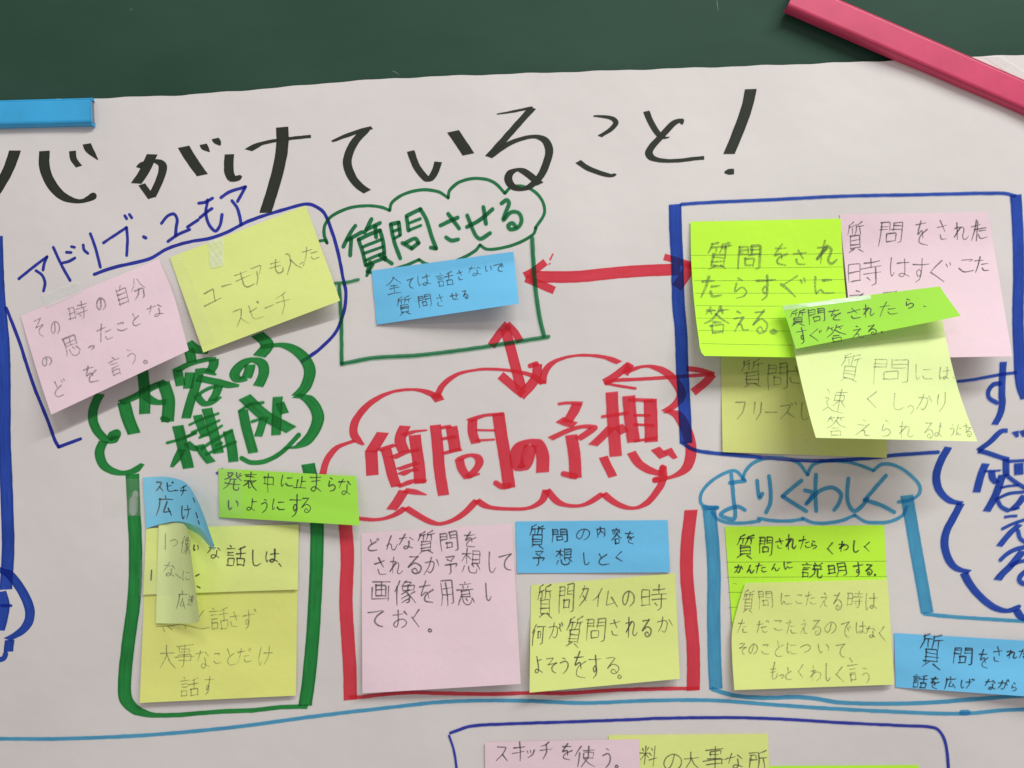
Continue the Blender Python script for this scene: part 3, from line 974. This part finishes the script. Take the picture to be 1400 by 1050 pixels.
# ------------------------------------------------------------------ sticky notes
class Sheet:
    """a paper sheet given by cross rows: (v, Lx, Ly, Rx, Ry, liftL, liftR) in photo pixels and millimetres"""
    def __init__(self, rows, nu=22, nv=24, flip=False, cols=None, wave=0.25, seed=1):
        rows = np.array(rows, dtype=float)
        vv = rows[:, 0]
        ts = np.linspace(0, 1, nv + 1)
        def interp(col):
            # monotone-ish cubic through the rows
            y = rows[:, col]
            if len(y) == 2: return np.interp(ts, vv, y)
            m = np.gradient(y, vv)
            out = []
            for t in ts:
                i = min(max(np.searchsorted(vv, t) - 1, 0), len(vv) - 2)
                h = vv[i+1] - vv[i]; q = (t - vv[i]) / h
                out.append((2*q**3-3*q**2+1)*y[i] + (q**3-2*q**2+q)*h*m[i] + (-2*q**3+3*q**2)*y[i+1] + (q**3-q**2)*h*m[i+1])
            return np.array(out)
        A = [interp(c) for c in range(1, 7)]
        us = np.linspace(0, 1, nu + 1)
        self.X = np.outer(A[0], 1 - us) + np.outer(A[2], us)
        self.Y = np.outer(A[1], 1 - us) + np.outer(A[3], us)
        self.Lf = (np.outer(A[4], 1 - us) + np.outer(A[5], us)) * 0.001
        rs = np.random.RandomState(seed)
        a, b, c = rs.uniform(0, 6.28, 3)
        UU, VV = np.meshgrid(us, ts)
        self.Lf = self.Lf + wave * 0.001 * (np.sin(5 * UU + 3 * VV + a) + 0.6 * np.sin(9 * VV - 4 * UU + b)) * np.clip(VV * 1.5, 0, 1)
        base = np.vectorize(poster_lift)(self.X, self.Y)
        self.Lf = self.Lf + base
        self.nu, self.nv = nu, nv
        if flip:   # rows ran left-to-right: swap so that faces still look at the camera
            self.X, self.Y, self.Lf = self.X.T, self.Y.T, self.Lf.T
            self.nu, self.nv = nv, nu
        T = []
        for r in range(self.nv):
            for i in range(self.nu):
                for tri in (((r, i), (r+1, i), (r+1, i+1)), ((r, i), (r+1, i+1), (r, i+1))):
                    T.append([(self.X[p], self.Y[p], self.Lf[p]) for p in tri])
        self.T = np.array(T)
    def surf(self, x, y):
        T = self.T
        x1, y1, x2, y2, x3, y3 = T[:,0,0], T[:,0,1], T[:,1,0], T[:,1,1], T[:,2,0], T[:,2,1]
        den = (y2-y3)*(x1-x3) + (x3-x2)*(y1-y3)
        den[np.abs(den) < 1e-9] = 1e-9
        a = ((y2-y3)*(x-x3) + (x3-x2)*(y-y3)) / den
        b = ((y3-y1)*(x-x3) + (x1-x3)*(y-y3)) / den
        c = 1 - a - b
        ok = np.minimum(np.minimum(a, b), c)
        lf = a*T[:,0,2] + b*T[:,1,2] + c*T[:,2,2]
        hit = ok > -0.02
        if hit.any():
            return float(lf[hit].max())
        i = int(np.argmin((T[:,:,0].mean(1)-x)**2 + (T[:,:,1].mean(1)-y)**2))
        return float(T[i,:,2].mean())
    def build(self, name, mat, thick=0.00012):
        """front sheet, back sheet and a narrow rim with corners of its own (so paper edges stay crisp)"""
        v, f = [], []
        R_, C_ = self.nv + 1, self.nu + 1
        for back in (0, 1):
            for r in range(R_):
                for i in range(C_):
                    v.append(P3(self.X[r, i], self.Y[r, i], self.Lf[r, i] - back * thick))
        N_ = R_ * C_
        for r in range(self.nv):
            for i in range(self.nu):
                a = r * C_ + i
                f.append((a, a + C_, a + C_ + 1, a + 1))
                f.append((N_ + a, N_ + a + 1, N_ + a + C_ + 1, N_ + a + C_))
        ring = [i for i in range(C_)] + [r * C_ + C_ - 1 for r in range(1, R_)] + \
               [(R_ - 1) * C_ + i for i in range(C_ - 2, -1, -1)] + [r * C_ for r in range(R_ - 2, 0, -1)]
        b0 = len(v); m = len(ring)
        v += [v[k] for k in ring] + [v[N_ + k] for k in ring]
        for j in range(m):
            k = (j + 1) % m
            f.append((b0 + j, b0 + k, b0 + m + k, b0 + m + j))
        return mk(name, v, f, mat)

def _film(self, name, mat):
    C_ = self.nu + 1
    v = [P3(self.X[r, i], self.Y[r, i], self.Lf[r, i]) for r in range(self.nv + 1) for i in range(C_)]
    f = [(r*C_+i, r*C_+C_+i, r*C_+C_+i+1, r*C_+i+1) for r in range(self.nv) for i in range(self.nu)]
    return mk(name, v, f, mat)
Sheet.film = _film
NOTES = 'sticky notes on the poster'
def q4(TL, TR, BR, BL, tl, tr, br, bl, p=1.6):
    """four corners and lifts -> rows with a curl that grows towards the bottom"""
    rows = []
    for v in (0, .1, .2, .26, .34, .5, .65, .8, .92, 1):
        g = max(0.0, (v - .2) / .8) ** (1 + (p - 1) * .45)
        rows.append((v, TL[0]+(BL[0]-TL[0])*v, TL[1]+(BL[1]-TL[1])*v, TR[0]+(BR[0]-TR[0])*v, TR[1]+(BR[1]-TR[1])*v,
                     tl+(bl-tl)*g, tr+(br-tr)*g))
    return rows
SHEETS = {}
def note(key, mat, label, rows, flip=False, wave=0.25):
    sh = Sheet(rows, flip=flip, wave=wave, seed=len(SHEETS) + 3)
    o = sh.build('sticky_note', M[mat])
    setprops(o, label, 'sticky note', NOTES)
    SHEETS[key] = (sh, o)
    return sh, o
def write(key, items, mat='pencil', extra=None, name='handwriting'):
    """items: (frame, width, rot, rows) ; extra: (frame, pen, strokes)"""
    sh, o = SHEETS[key]
    pn = Pencil()
    for fr, wd, rot, rows in items:
        pn.text(fr, wd, rows, rot)
    for fr, pen, tx in (extra or []):
        for ln in tx.strip().split('\n'):
            for part in ln.split(';'):
                if part.strip(): pn.line(part.strip(), fr, pen, True, 1.8, 0.05)
    return pn.build(name, M[mat], o, sh.surf, 0.00007)

# --- the notes in the looped bubble
note('N1', 'pink', 'tilted pale pink note in the blue loop beside the tilted yellow one',
     [(0, 28,432, 217,354, .5,.5), (.45, 44,486, 238,406, 2.5,3.5), (.75, 57,528, 249,446, 6,7.5), (1, 70,567, 258,479, 10,11)])
write('N1', [((0,330,5), 1.9, -16, '''
そ 265,600,80,130; の 375,588,60,85; 時 530,480,140,125; の 690,425,60,85; 自 835,365,85,130; 分 945,330,95,135
の 320,815,85,72; 思 490,715,110,135; っ 625,725,40,28; た 720,625,105,115; こ 830,585,70,65; と 930,535,65,85; な 1060,475,105,95
ど 405,1000,90,110; を 620,905,100,120; 言 785,850,90,125; う 898,785,80,110; 。 995,823,32,22''')], 'faint')
note('N2', 'yellow', 'tilted yellow note taped in the blue loop, two pencil lines in large katakana',
     q4((232,352), (418,281), (465,411), (278,482), .6, .6, 8, 3.5))
write('N2', [((220,270,5), 1.7, -17, '''
ユ 350,668,115,125; ー 450,600,72,22; モ 560,565,130,125; ア 665,520,72,115; も 795,470,105,110; 入 895,440,105,120; っ 967,455,30,28; た 1020,390,115,90
ス 545,822,90,120; ピ 638,780,100,125; ー 745,742,66,22; チ 840,722,110,130''')], 'faint')
# --- thin green box
note('N3', 'blue_note', 'narrow light blue note in the thin green box, right end lifting',
     q4((508,370), (702,344), (709.5,415), (515,444), .5, 3, 13, .9, 1.3))
write('N3', [((500,330,6.087), 1.4, -8, '''
全 240,365,125,130; て 370,348,50,85; は 480,325,105,85; 話 660,312,140,112; さ 785,280,60,85; な 905,245,105,85; い 1020,228,60,60; で 1110,220,85,76
質 320,535,120,150; 問 490,497,115,105; さ 620,495,65,95; せ 740,455,80,66; る 828,445,46,72''')], 'pencil')
# --- cluster in the blue box
note('N5', 'pink', 'pale pink note at the right inside the blue box, bottom curling away',
     q4((1148,293), (1351,290), (1384,487), (1168,491), .4, .5, 17, 15, 1.9))
write('N5', [((1120,260,5), 1.7, -2, '''
質 245,315,115,205; 問 495,287,175,150; を 705,297,90,185; さ 840,270,76,125; れ 970,280,100,115; た 1088,280,110,135
時 315,555,230,180; は 550,535,135,140; す 690,545,115,155; ぐ 830,550,155,145; こ 1010,515,110,105; た 1112,510,105,105
え 265,735,130,100; て 485,745,100,110''')], 'pencil', [((1120,260,5), 'r8', '1085,215 1075,345; 1060,270 1140,255')])
note('N4', 'lime', 'bright lime ruled note at the top left inside the blue box',
     [(0, 944,303, 1149.5,299, .8,.9), (.3, 945,356, 1152,353, 2.5,2.8), (.6, 949,412, 1157,410, 6.5,7), (.85, 955,460, 1162,459, 12.5,13), (.96, 959,482, 1166,481, 16,16.5), (1, 963,486.5, 1168,490, 17,17.5)])
write('N4', [((930,280,5), 3.3, 0, '''
質 260,345,145,185; 問 480,355,165,160; を 685,350,105,135; さ 815,355,110,105; れ 1000,325,125,145
た 215,565,140,135; ら 405,572,100,135; す 590,560,125,155; ぐ 770,552,165,135; に 985,550,155,140; 答 250,790,165,175; え 408,805,115,140; る 545,795,105,155; 。 640,865,55,26''')], 'faint')
write('N4', [], 'rule', [((930,280,5), 'r3.2', '''
75,346 400,342 800,338 1108,332; 85,433 400,432 800,428 1115,424; 95,518 400,518 800,515 1122,510; 103,604 400,604 800,604 1138,602; 110,688 400,692 900,692; 118,774 400,777 800,777; 126,858 500,862 800,862; 145,948 400,954 800,960''')], 'ruled_lines')
note('N8', 'shaded_yellow', 'yellow note with shade painted in, half hidden beneath the ruled lime note',
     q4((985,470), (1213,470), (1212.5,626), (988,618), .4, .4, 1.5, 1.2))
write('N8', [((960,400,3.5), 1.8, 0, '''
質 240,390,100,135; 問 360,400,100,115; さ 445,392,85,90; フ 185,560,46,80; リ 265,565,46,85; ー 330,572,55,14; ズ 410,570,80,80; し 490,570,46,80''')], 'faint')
note('N7', 'lit_yellow', 'yellow note with bright light painted in, hanging forward under the askew green strip',
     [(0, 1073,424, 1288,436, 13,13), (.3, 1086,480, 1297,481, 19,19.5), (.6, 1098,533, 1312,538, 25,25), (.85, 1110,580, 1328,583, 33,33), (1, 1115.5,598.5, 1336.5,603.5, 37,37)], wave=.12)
write('N7', [((960,400,3.5), 1.35, 4, '''
質 712,365,90,135; 問 905,372,185,112; に 1062,382,85,72; は 1160,385,55,65; 、 1206,408,14,10
速 640,515,110,115; く 812,517,72,85; し 945,520,80,88; っ 995,560,28,40; か 1065,525,68,76; り 1145,525,50,86
答 642,640,92,96; え 775,650,76,76; ら 880,652,56,80; れ 975,657,70,70; る 1085,655,46,78; よ 1135,660,36,60; う 1197,657,24,56; に 1230,660,28,56; る 1275,667,32,46''')], 'faint',
      [((960,400,3.5), 'r4', '1250,640 1270,634; 1262,626 1264,668')])
note('N6', 'green_note', 'narrow green strip note stuck askew across the lime, pink and lit yellow notes',
     [(0, 1069,418, 1285,391.5, 15,15.5), (.25, 1074,432, 1291,401, 16.5,17.5), (.6, 1081,454, 1302,416, 19,21), (1, 1088,477, 1313.5,432, 23,26)], wave=.1)
write('N6', [((960,400,3.5), 1.5, -6, '''
質 460,120,74,72; 問 550,112,90,72; を 635,110,58,58; さ 727,100,72,52; れ 800,88,58,58; た 892,76,92,62; ら 990,55,48,46; 、 1068,66,20,8
す 480,210,46,72; ぐ 545,202,58,56; 答 640,200,86,78; え 745,190,58,58; る 815,177,46,46; 。 860,190,12,9''')], 'dark')
# --- thick green frame
note('N13', 'pink', 'large square pink note inside the red frame, blank in its lower half',
     q4((494,729), (700,716), (712,935), (495.5,948), .4, .5, 8, 4.5, 2))
write('N13', [((460,700,5), 1.9, -3, '''
ど 255,225,80,85; ん 375,208,86,96; な 480,205,105,95; 質 615,205,118,145; 問 770,200,125,122; を 915,190,96,105
さ 300,370,78,115; れ 415,365,98,118; る 530,360,98,112; か 650,365,100,115; 予 780,360,102,128; 想 920,345,130,165; し 1065,345,56,130; て 1155,345,92,122
画 300,540,128,128; 像 470,555,150,158; を 620,550,105,155; 用 755,550,90,160; 意 885,555,112,158; し 1040,550,52,130
て 275,735,108,118; お 435,735,110,128; く 545,725,68,118; 。 640,810,28,26''')], 'pencil')
note('N14', 'blue_note', 'flat light blue note beside the square pink note, two short pencil lines',
     q4((705,713), (913,711), (916,782.5), (707,783.5), .4, .4, 1.2, .8))
write('N14', [((690,690,5), 1.8, -2, '''
質 225,215,102,155; 問 380,215,115,86; の 535,205,88,76; 内 660,185,68,70; 容 765,215,64,110; を 860,225,64,86
予 240,370,90,105; 想 405,355,112,112; し 560,370,52,85; と 675,370,76,80; く 785,355,64,66''')], 'dark')
note('N15', 'yellow', 'yellow note in the red frame, beneath the flat light blue note',
     q4((726,800), (923,784), (929.5,928), (724,947), .4, .4, 5, 7, 1.8))
write('N15', [((690,790,5), 1.7, -2, '''
質 275,170,100,225; 問 420,150,110,180; タ 545,125,66,140; イ 635,135,66,130; ム 720,140,76,116; の 845,140,88,108; 時 1015,132,180,165
何 230,392,88,140; が 350,360,95,110; 質 480,370,105,205; 問 620,355,135,150; さ 755,335,76,108; れ 865,340,76,126; る 970,345,68,110; か 1092,325,106,108
よ 230,600,68,130; そ 320,600,76,116; う 410,597,66,108; を 515,600,86,170; す 622,600,86,178; る 735,605,100,126; 。 785,675,28,28''')], 'pencil')
# --- light blue frame
note('N16', 'lime', 'bright lime ruled note in the light blue frame, partly covered by a yellow note',
     q4((991,720), (1209,718), (1215,862), (1002,866), .4, .4, 1.2, 1.2))
write('N16', [((970,700,5), 1.9, -2, '''
質 245,240,118,160; 問 385,230,96,118; さ 480,215,54,68; れ 560,205,76,96; た 655,210,76,78; ら 715,225,48,58; く 825,250,52,76; わ 915,235,66,62; し 1000,235,52,80; く 1075,240,56,66
か 200,390,58,54; ん 280,390,50,54; た 355,385,76,68; ん 450,375,58,48; に 540,365,68,54; 説 700,395,152,102; 明 880,393,132,84; す 1015,395,66,88; る 1090,395,56,78; 。 1132,430,10,10''')], 'dark')
write('N16', [], 'rule', [((970,700,5), 'r3.6', '''
112,343 600,340 1212,336; 118,446 600,444 1215,440; 126,549 230,548; 132,652 210,650; 140,757 180,756; 165,487 188,493''')], 'ruled_lines')
note('N17', 'yellow', 'yellow note with four close pencil lines, overlapping the lower ruled lime note',
     [(0, 1019,797, 1213.5,792, 1.6,1.6), (.25, 1008,832, 1216,828, 1.8,1.8), (.45, 1001,862, 1217.5,857, 2.2,2), (.7, 1001,898, 1220,893, 3,2.4), (1, 1004,943.5, 1222.5,936, 5.5,3.2)])
write('N17', [((970,700,5), 1.6, 0, '''
質 267,610,76,145; 問 380,597,105,118; に 520,590,76,90; こ 615,590,56,78; た 695,590,76,88; え 785,600,56,100; る 875,610,58,110; 時 995,595,110,118; は 1105,610,86,118
た 230,785,66,90; だ 360,785,88,88; こ 470,775,68,78; た 560,785,76,98; え 645,790,56,108; る 735,790,68,108; の 830,790,96,96; で 930,800,66,118; は 1030,795,66,78; な 1105,817,66,78; く 1180,827,56,98
そ 225,935,62,85; の 300,935,72,85; こ 385,937,58,74; と 475,935,58,100; に 560,937,76,88; つ 660,932,72,58; い 775,932,86,78; て 905,945,72,108; 、 962,1005,12,18
も 440,1095,58,106; っ 495,1122,28,24; と 540,1105,48,78; く 625,1095,48,88; わ 730,1105,76,98; し 810,1100,38,110; く 890,1110,66,98; 言 980,1090,66,136; う 1070,1120,70,118''')], 'faint')
note('N18', 'blue_note', 'light blue note cut off by the right edge below the light blue frame',
     q4((1222.5,865.5), (1470,880), (1472,957), (1224.5,939.5), .4, 2, 9, .8, 1.3))
write('N18', [((1160,800,5.833), 1.9, 3, '''
質 665,532,175,260; 問 910,567,160,145; を 1080,592,76,140; さ 1190,552,78,115; れ 1310,552,86,70; た 1400,552,78,80
話 570,762,112,106; を 690,782,72,86; 広 815,782,86,88; げ 950,787,118,68; な 1130,792,88,78; が 1240,792,88,76; ら 1322,812,48,66''')], 'dark')
# --- thick green frame: stacked and curled notes
note('N12b', 'deep_yellow', 'lowest, deeper yellow note in the thick green frame, faint pencil lines near its bottom',
     q4((198,788), (407,793), (404.5,951), (191,961), .3, .3, 2.6, 3.6, 2.2))
write('N12b', [((140,780,4.118), 1.5, -3, '''
話 662,270,106,122; さ 740,280,62,86; ず 827,275,86,106
大 365,485,86,128; 事 460,482,108,136; な 567,500,76,106; こ 645,490,48,76; と 720,487,56,88; だ 797,482,88,88; け 915,482,76,98
話 490,652,106,106; す 595,647,52,116''')], 'faint', [((140,780,4.118), 'r6', '''
305,315 380,312 440,303 520,320 560,328 600,320; 340,320 350,345; 370,315 390,332; 465,310 470,325; 570,225 545,260''')])
note('N12a', 'yellow', 'middle yellow note in the thick green frame with dark pencil at right',
     q4((200,722), (408.5,717), (407,806), (196,813), 1.0, 1.0, 2.0, 1.2))
write('N12a', [((170,640,5), 1.9, 2, '''
い 490,548,40,50; な 612,570,90,90; 話 765,600,132,136; し 900,615,66,98; は 1010,605,86,78; 、 1065,662,24,26''')], 'dark',
      [((170,640,5), 'r10', '488,738 510,726; 497,808 518,818; 186,698 182,765')])
note('N11', 'lit_yellow', 'small yellow note rolled up at its right side, over the stacked yellow notes',
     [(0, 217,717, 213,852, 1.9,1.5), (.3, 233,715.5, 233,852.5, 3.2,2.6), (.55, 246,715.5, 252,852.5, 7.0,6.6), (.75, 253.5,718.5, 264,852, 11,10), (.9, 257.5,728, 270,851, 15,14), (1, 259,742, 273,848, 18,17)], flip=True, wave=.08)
write('N11', [((170,640,5), 1.4, 3, '''
つ 340,512,48,52; 像 420,530,60,120; な 305,700,86,96; に 425,735,56,76; 広 392,905,66,116; 速 455,905,36,70''')], 'faint',
      [((170,640,5), 'r8', '280,448 280,555; 350,725 385,752')])
note('N10', 'teal_note', 'small light blue note in the thick green frame, right side curling to a point',
     [(0, 195,653, 200,722.5, .6,1.4), (.25, 215,652, 222,716, 1,3), (.45, 234,653, 246,712.5, 3.5,6.5), (.6, 254,660, 262,717, 7.5,10), (.75, 269,682, 274.5,723, 12,13.5), (.88, 280,708, 285,736.5, 16,16.5), (1, 291.5,742, 293.5,750, 19,19)], flip=True, wave=.06)
_bk = Sheet([(0, 238,711.5, 240,718, 5,3.6), (.2, 246,712.5, 250,720, 6.4,4.5), (.45, 262,717, 264,726.5, 9.9,7), (.65, 274.5,723, 274.5,733.5, 13.4,10), (.85, 285,736.5, 285,745.5, 16.4,14), (1, 293.5,750, 292.5,752, 18.9,18)], flip=True, wave=.06, seed=len(SHEETS) + 2)
_b = mk('curled_edge', [P3(_bk.X[i, j], _bk.Y[i, j], _bk.Lf[i, j]) for i in range(_bk.nv + 1) for j in range(_bk.nu + 1)],
        [(i*(_bk.nu+1)+j, (i+1)*(_bk.nu+1)+j, (i+1)*(_bk.nu+1)+j+1, i*(_bk.nu+1)+j+1) for i in range(_bk.nv) for j in range(_bk.nu)], M['note_back'], SHEETS['N10'][1])
_b['label'] = 'pale teal underside of the curled note'
write('N10', [((170,640,5), 1.7, 0, '''
ス 240,125,56,72; ピ 312,130,62,72; ー 355,152,26,12; チ 405,152,48,68
広 282,262,106,138; け 420,302,66,88''')], 'dark', [((170,640,5), 'r8', '490,305 500,340; 505,360 512,382; 470,205 482,232')])
note('N9', 'green_note', 'green strip note with two dark pencil lines beside the red cloud, right end lifting',
     [(0, 298.5,640.5, 487,651, .5,3), (.35, 299,664, 488.5,675, .6,5), (1, 300,707, 491.5,718.5, 1.2,9)])
write('N9', [((140,620,3.5), 1.75, 3, '''
発 625,132,76,84; 表 710,132,66,80; 中 795,137,56,80; に 885,132,66,62; 止 950,137,62,60; ま 1022,142,56,80; ら 1095,150,38,64; な 1160,162,62,78
い 625,247,56,50; よ 715,247,52,64; う 775,247,38,64; に 845,247,64,58; す 922,247,62,98; る 975,247,52,72''')], 'dark')
# --- bottom edge
note('N20', 'yellow', 'yellow note at the bottom edge with large pencil, right of the bottom pink note',
     q4((832,1005), (1050,1003), (1056,1200), (836,1200), .4, .4, 2, 2))
write('N20', [((820,930,2.414), 1.7, -1, '''
料 160,250,52,62; の 240,267,62,56; 大 305,267,58,64; 事 380,260,70,74; な 447,267,48,50; 所 522,264,62,60''')], 'pencil')
note('N19', 'pink', 'pink note at the bottom edge with one line of pencil',
     q4((663,1015), (873.5,1010.5), (880,1200), (665,1210), 1.0, 1.0, 3, 2))
write('N19', [((600,930,3.5), 1.8, 2, '''
ス 305,355,62,72; キ 385,340,58,80; ッ 440,350,38,38; チ 515,340,58,80; を 612,345,58,78; 使 700,365,90,94; う 805,367,52,98; 。 850,412,18,14''')], 'pencil')
note('N21', 'lime', 'lime note just peeking in at the bottom edge, right of the bottom yellow note',
     q4((1040,1047.5), (1256,1046), (1266,1250), (1044,1250), .3, .3, 2, 2))

# ------------------------------------------------------------------ clear tape
def tape(label, mat, TL, TR, BR, BL, lift, under=None, wave=.06):
    rows = [(0, *TL, *TR, 0, 0), (.5, (TL[0]+BL[0])/2, (TL[1]+BL[1])/2, (TR[0]+BR[0])/2, (TR[1]+BR[1])/2, 0, 0), (1, *BL, *BR, 0, 0)]
    sh = Sheet(rows, nu=14, nv=14, wave=0, seed=5)
    for r in range(sh.nv + 1):
        for i in range(sh.nu + 1):
            x, y = sh.X[r, i], sh.Y[r, i]
            z = poster_lift(x, y)
            for k in (under or []):
                s2, _ = SHEETS[k]
                # inside the note's outline -> ride over it
                T = s2.T
                x1, y1, x2, y2, x3, y3 = T[:,0,0], T[:,0,1], T[:,1,0], T[:,1,1], T[:,2,0], T[:,2,1]
                den = (y2-y3)*(x1-x3) + (x3-x2)*(y1-y3); den[np.abs(den) < 1e-9] = 1e-9
                a = ((y2-y3)*(x-x3) + (x3-x2)*(y-y3)) / den; b = ((y3-y1)*(x-x3) + (x1-x3)*(y-y3)) / den
                if (np.minimum(np.minimum(a, b), 1 - a - b) > -0.02).any():
                    z = max(z, s2.surf(x, y))
            sh.Lf[r, i] = z + lift * 0.001 + wave * 0.001 * (math.sin(x / 2.3 + y / 3.1 + math.sin(y / 5.0)) + 0.7 * math.sin(x / 1.3 - y / 1.9))
    o = sh.film('tape_strip', M[mat])
    setprops(o, label, 'tape', 'strips of tape on the notes')
    return o
tape('cloudy tape strip along the top edge of the tilted pink note', 'milky', (56,404), (107,384), (112,399), (63,421), .35, ['N1'])
tape('clear tape square over the top edge of the tilted yellow note', 'milky', (284,330), (305,324), (306,363), (288,367), .55, ['N2'], .13)
tape('clear tape strip along the left side of the tilted yellow note', 'tape', (228,352), (248,344), (298,476), (276,484), .50, ['N2'], .10)
tape('wide clear tape from the green frame onto the small curled blue note', 'tape', (140,655), (226,654), (226,706), (141,705), .45, ['N10'])
tape('clear tape on the left of the stacked yellow notes', 'tape', (192,765), (250,762), (250,812), (190,815), .5, ['N12a', 'N12b', 'N11'])
tape('clear tape across the left end of the green strip note', 'tape', (278,634), (330,634), (332,716), (280,716), .4, ['N9'])
tape('cloudy tape along the top edge of the askew green strip note', 'milky', (1070,417.5), (1190,403.5), (1191,409), (1071,424), .3, ['N6'])
tape('cloudy tape scrap by the pink bar at the top right of the poster', 'milky', (1345,77), (1368,76), (1412,104), (1398,112), .4)
tape('clear tape at the bottom of the shaded yellow note', 'tape', (1042,600), (1120,600), (1120,630), (1042,628), .5, ['N8'])

# ------------------------------------------------------------------ magnetic bars
def magnet_bar(px0, px1, wid, base, h, mat, label, end_px):
    """bar whose front face has its lower-left corner at px0 and lower edge towards px1 (photo pixels)"""
    a = np.array(P3(*px0, base + h)); b = np.array(P3(*px1, base + h))
    ax = (b - a) / np.linalg.norm(b - a)
    up = np.array([-ax[2], 0, ax[0]])
    out = np.array([0, -1.0, 0])
    L = end_px
    wm = wid * (D - base - h) / F
    a = a - out * h        # back plane
    root = bpy.data.objects.new('magnetic_bar', None)
    COL.objects.link(root)
    root.location = a + ax * L / 2 + up * wm / 2
    root.empty_display_size = 0.02
    setprops(root, label, 'magnetic bar', 'magnetic bars holding the poster')
    def prism(prof, l0, l1):
        n = len(prof)
        v = [a + up * p[0] + out * p[1] + ax * l for l in (l0, l1) for p in prof]
        f = [(i, (i+1) % n, n + (i+1) % n, n + i) for i in range(n)]
        return v, f, n
    # U-shaped cover: outer skin, inner groove, closed with end rings
    c = 0.0011; w = 0.0012
    outer = [(0, 0), (0, h*.55), (0.0003, h-c), (c, h-0.0002), (c*1.8, h), (wm-c*1.8, h), (wm-c, h-0.0002), (wm-0.0003, h-c), (wm, h*.55), (wm, 0)]
    inner = [(wm-w, 0), (wm-w, h-w), (w, h-w), (w, 0)]
    v, f, n = prism(outer + inner, 0, L)
    m = len(outer)
    for o_ in (0, n):
        q = [(0,1,13), (1,2,12,13), (2,3,12), (3,4,12), (4,5,11,12), (5,6,11), (6,7,11), (7,8,10,11), (8,9,10)]
        for t in q:
            f.append(tuple(o_ + i for i in (t if o_ == 0 else t[::-1])))
    co = mk('cover', v, f, M[mat], root, smooth=False)
    bv = co.modifiers.new('soft_edges', 'BEVEL'); bv.width = 0.00025; bv.segments = 2; bv.limit_method = 'ANGLE'
    prof = [(w+.0003, 0.0002), (w+.0003, h-w-.0004), (wm-w-.0003, h-w-.0004), (wm-w-.0003, 0.0002)]
    v, f, n = prism(prof, 0.0003, L-0.0003)
    f += [(3,2,1,0), (4,5,6,7)]
    mk('magnet_strip', v, f, M['magnet'], root, smooth=False)
    return root
M['magnet'] = plastic_mat('grey_magnet', (0.24, 0.22, 0.25), 0.5)
M['blue_plastic'] = plastic_mat('blue_plastic', (0.036, 0.39, 0.75), 0.45)
M['pink_plastic'] = plastic_mat('pink_plastic', (0.64, 0.052, 0.14), 0.45)
a0 = P3(-260, 179.5, .0075); a1 = P3(124, 169, .0075)
magnet_bar((-260, 179.5), (124, 169), 37, .0026, .0050, 'blue_plastic',
           'blue plastic magnetic bar on the top left edge of the poster', math.dist(a0, a1))
magnet_bar((1077.5, 9.5), (1400, 150), 40, .0026, .0062, 'pink_plastic',
           'dark pink magnetic bar lying aslant over the top right corner', 0.19)
